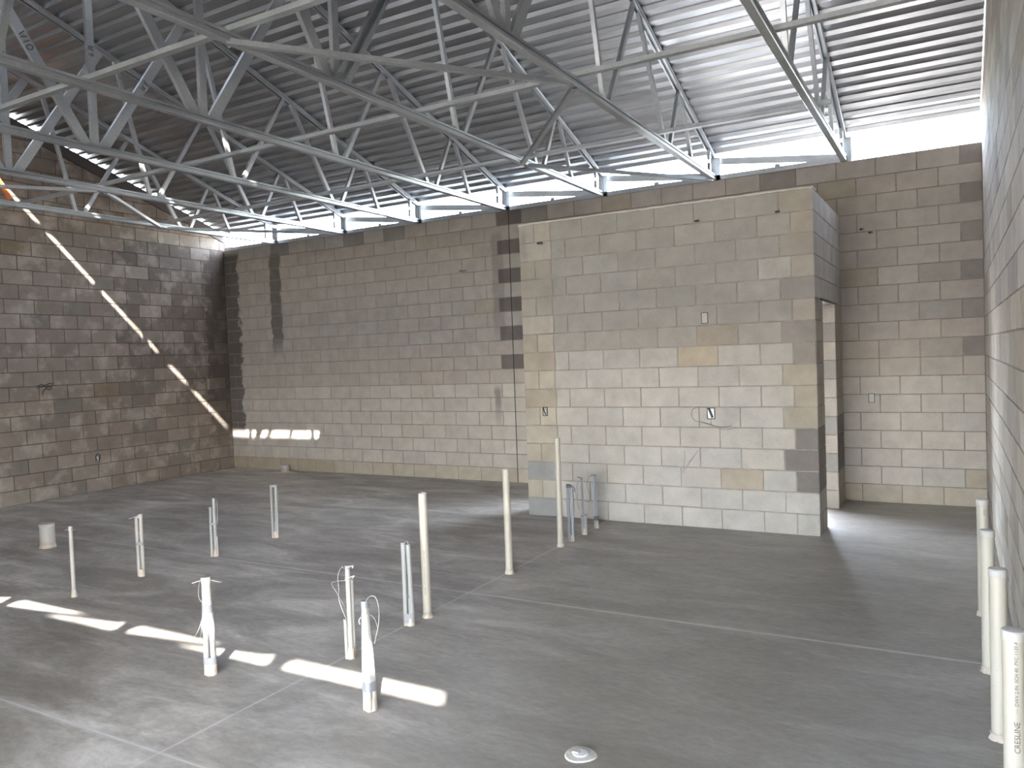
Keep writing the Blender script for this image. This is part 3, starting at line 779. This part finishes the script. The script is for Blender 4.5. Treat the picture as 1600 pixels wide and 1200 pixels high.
# cleanout in the slab, near the bottom of the picture
t_ = thing('floor_cleanout', 'round chalky white cleanout plug flush in the slab at the bottom of the picture', 'cleanout', (-1.765,-6.535,0))
bm = bmesh.new(); n=36; ring = [[bm.verts.new(((rr*(1+.05*math.sin(3*a+1)+.03*R_.random()))*math.cos(a), rr*(1+.05*math.sin(3*a+1)+.03*R_.random())*math.sin(a), z)) for a in [2*math.pi*j/n for j in range(n)]] for rr,z in ((.072,.0005),(.066,.005),(.035,.006))]
for a,b_ in zip(ring, ring[1:]):
    for j in range(n): bm.faces.new((a[j],a[(j+1)%n],b_[(j+1)%n],b_[j]))
bm.faces.new(ring[-1]); obj('mortar_ring', bm, plain('chalky_mortar', (.50,.49,.455), .95, 0, .35, 90), t_)
bm = bmesh.new(); box(bm, (-.035,-.02,.005), (.0,.012,.018)); bmesh.ops.bevel(bm, geom=bm.edges[:], offset=.004, segments=2, affect='EDGES'); obj('plug_nut', bm, M_cap, t_)
bm = bmesh.new(); lathe(bm, [(.034,.004),(.034,.011),(.030,.012)], 24); obj('plug', bm, plain('plug_plastic', (.62,.62,.66), .5), t_)

# ------------------------------------------------------------------ boxes and stubs in the walls
M_hole = plain('box_inside', (.05,.05,.055), .7); M_box = plain('box_steel', (.50,.51,.52), .45, .5); M_plate = plain('box_cover', (.46,.45,.43), .6)
def wall_box(label, face, u, z, w_, h, cover=False, wires=()):
    """face: 'back','part','left' ; frame, dark inside or blank cover, wires as children"""
    loc = {'back': (u,0,z), 'part': (u,PY,z), 'left': (WX,u,z)}[face]
    T = (lambda a,b,d: (a,-d,b)) if face != 'left' else (lambda a,b,d: (d,a,b))
    t_ = thing('outlet_box', label, 'outlet box', loc, 'electrical boxes set in the block walls')
    def bx(bm, a0,a1,b0,b1,d0,d1):
        p, q = T(a0,b0,d0), T(a1,b1,d1); box(bm, tuple(map(min,p,q)), tuple(map(max,p,q)))
    bm = bmesh.new(); e = .006 if cover else .009
    bx(bm,-w_/2,-w_/2+e,-h/2,h/2,.0,.006); bx(bm,w_/2-e,w_/2,-h/2,h/2,0,.006); bx(bm,-w_/2+e,w_/2-e,-h/2,-h/2+e,0,.006); bx(bm,-w_/2+e,w_/2-e,h/2-e,h/2,0,.006)
    obj('frame', bm, M_hole if not cover else M_hole, t_)
    bm = bmesh.new(); bx(bm,-w_/2+e,w_/2-e,-h/2+e,h/2-e,.0005,.0035); obj('cover' if cover else 'opening', bm, M_plate if cover else M_box, t_)
    for pts, r, m in wires:
        bm = bmesh.new(); tube(bm, [T(*p) for p in pts], r, 6); smooth(obj('wire', bm, m, t_))
    return t_
wall_box('outlet box with twisted wires at the left end of the partition', 'part', -4.251, 1.171, .062,.10, False,
    [([(-.015,.04,.01),(-.005,.0,.018),(.01,-.035,.01)],.006,M_hole),([(.005,.035,.01),(.015,.0,.016),(.02,-.03,.008)],.004,M_cap)])
wall_box('outlet box with a long loop of loose wire, right half of the partition', 'part', -2.399, 1.155, .082,.115, False,
    [([(-.02,.05,.008),(.0,.01,.02),(.015,-.04,.01)],.011,M_hole),
     ([(-.01,.05,.01),(-.05,.062,.03),(-.12,.065,.035),(-.17,.05,.04),(-.19,.0,.04),(-.175,-.05,.035),(-.15,-.075,.03),(-.10,-.085,.02),(-.02,-.10,.02),(.05,-.125,.02),(.12,-.135,.015),(.20,-.12,.012)],.0022,M_dwire),
     ([(-.10,-.085,.02),(-.02,-.108,.02),(.06,-.14,.02),(.13,-.16,.015),(.20,-.155,.012)],.0018,M_dwire),([(.0,-.055,.01),(.002,-.11,.015)],.002,M_dwire)])
wall_box('blank covered electrical box high on the partition, above the tan block', 'part', -2.436, 2.105, .068,.11, True)
wall_box('blank covered electrical box on the back wall at right, beyond the doorway', 'back', -1.103, 1.178, .066,.105, True)
wall_box('dark outlet hole with coiled wire low on the left wall', 'left', -2.547, .488, .06,.10, False,
    [([(.0,-.03,.01),(-.03,.0,.02),(-.035,.05,.02),(.0,.08,.02),(.035,.06,.02),(.03,.0,.02),(.01,-.05,.02)],.007,M_hole)])
def wall_stub(label, x, y, z, r=.012, L=.07, dx=-.3, horizontal=False):
    t_ = thing('conduit_end', label, 'conduit', (x,y,z), 'conduit ends poking out of the walls')
    d = Vector((dx,-1,-.15 if not horizontal else 0)).normalized()
    bm = bmesh.new(); tube(bm, [-d*.015, d*L], r, 14); smooth(obj('conduit', bm, plain('stub_steel',(.22,.21,.22),.5,.4), t_))
    bm = bmesh.new(); tube(bm, [d*(L-.001), d*(L+.0015)], r*.72, 14); obj('dark_bore', bm, plain('bore',(.01,.01,.01),.9), t_)
    bm = bmesh.new(); tube(bm, [-d*.005, d*.006], r*1.9, 10, True, r*1.4); obj('mortar_patch', bm, M_mud, t_)
wall_stub('conduit end poking from the top left of the partition', -4.21,PY,3.035,.014,.08)
wall_stub('conduit end near the middle top of the partition', -2.466,PY,3.069,.013,.06)
wall_stub('conduit end near the top right corner of the partition', -1.696,PY,3.065,.013,.06,-.4)
wall_stub('left of two conduit ends high on the back wall at right', -1.16,0,3.081,.013,.05)
wall_stub('right of two conduit ends high on the back wall at right', -1.065,0,3.035,.015,.07)
wall_stub('conduit end lying almost flat on the back wall, left of the open joint', -6.46,0,3.075,.013,.10,-1.6,True)
# mortar flake on the wall and orange strap
bm = bmesh.new(); vs = [bm.verts.new(p) for p in ((-.05,-.004,.012),(-.03,-.006,.02),(.03,-.006,.0),(.05,-.004,-.012),(-.04,-.004,-.008))]; bm.faces.new(vs)
r_ = bmesh.ops.extrude_face_region(bm, geom=bm.faces[:]); bmesh.ops.translate(bm, verts=[v for v in r_['geom'] if isinstance(v, bmesh.types.BMVert)], vec=(0,.005,0))
tag(obj('mortar_flake', bm, M_cap, None, (-7.03,0,1.246)), 'small white fleck of mortar stuck on the middle of the back wall', 'mortar patch')
bm = bmesh.new(); pts = [(0,-.16,.34),(0,-.05,.14),(.01,.02,.02),(.01,.05,-.05)]
for a,b_ in zip(pts,pts[1:]): extrude(bm, [(-.035,0),(.035,0),(.035,.008),(-.035,.008)], a, b_, (0,1,0), (1,0,0))
tag(obj('orange_strap', bm, plain('orange_webbing',(.75,.20,.05),.7), None, (WX+.015,-3.66,4.26)), 'bright orange strap hanging on the left wall at the picture edge', 'strap')
# scribbles of dark marker / tar on two blocks
def scribble(label, face, u, z, strokes, r=.004, mat=None):
    loc = {'left': (WX,u,z), 'part': (u,PY,z)}[face]; bm = bmesh.new()
    T = (lambda a,b: (.0025,a,b)) if face == 'left' else (lambda a,b: (a,-.0025,b))
    for s in strokes: tube(bm, [T(*p) for p in s], r, 5)
    return tag(obj('marker_scribble', bm, mat or M_ink, None, loc), label, 'scribble')
scribble('dark marker scribble on one block of the left wall', 'left', -3.267, 1.6, [[(-.12,.02),(-.05,.05),(.0,.035),(.06,.06),(.12,.05)],[(-.10,.0),(-.03,.02),(.04,.01),(.11,.02)],[(-.04,-.10),(-.03,-.05),(.02,.0),(.05,.04)],[(.02,-.02),(.08,-.03),(.10,.0)]], .006)
scribble('faint pencil tick on a lower block of the partition', 'part', -2.60, .68, [[(-.10,-.13),(-.08,.0),(-.08,.10)],[(-.08,-.10),(.0,.02),(.06,.10)],[(-.06,-.05),(.02,.05)]], .0022, plain('pencil',(.22,.18,.20),.8))
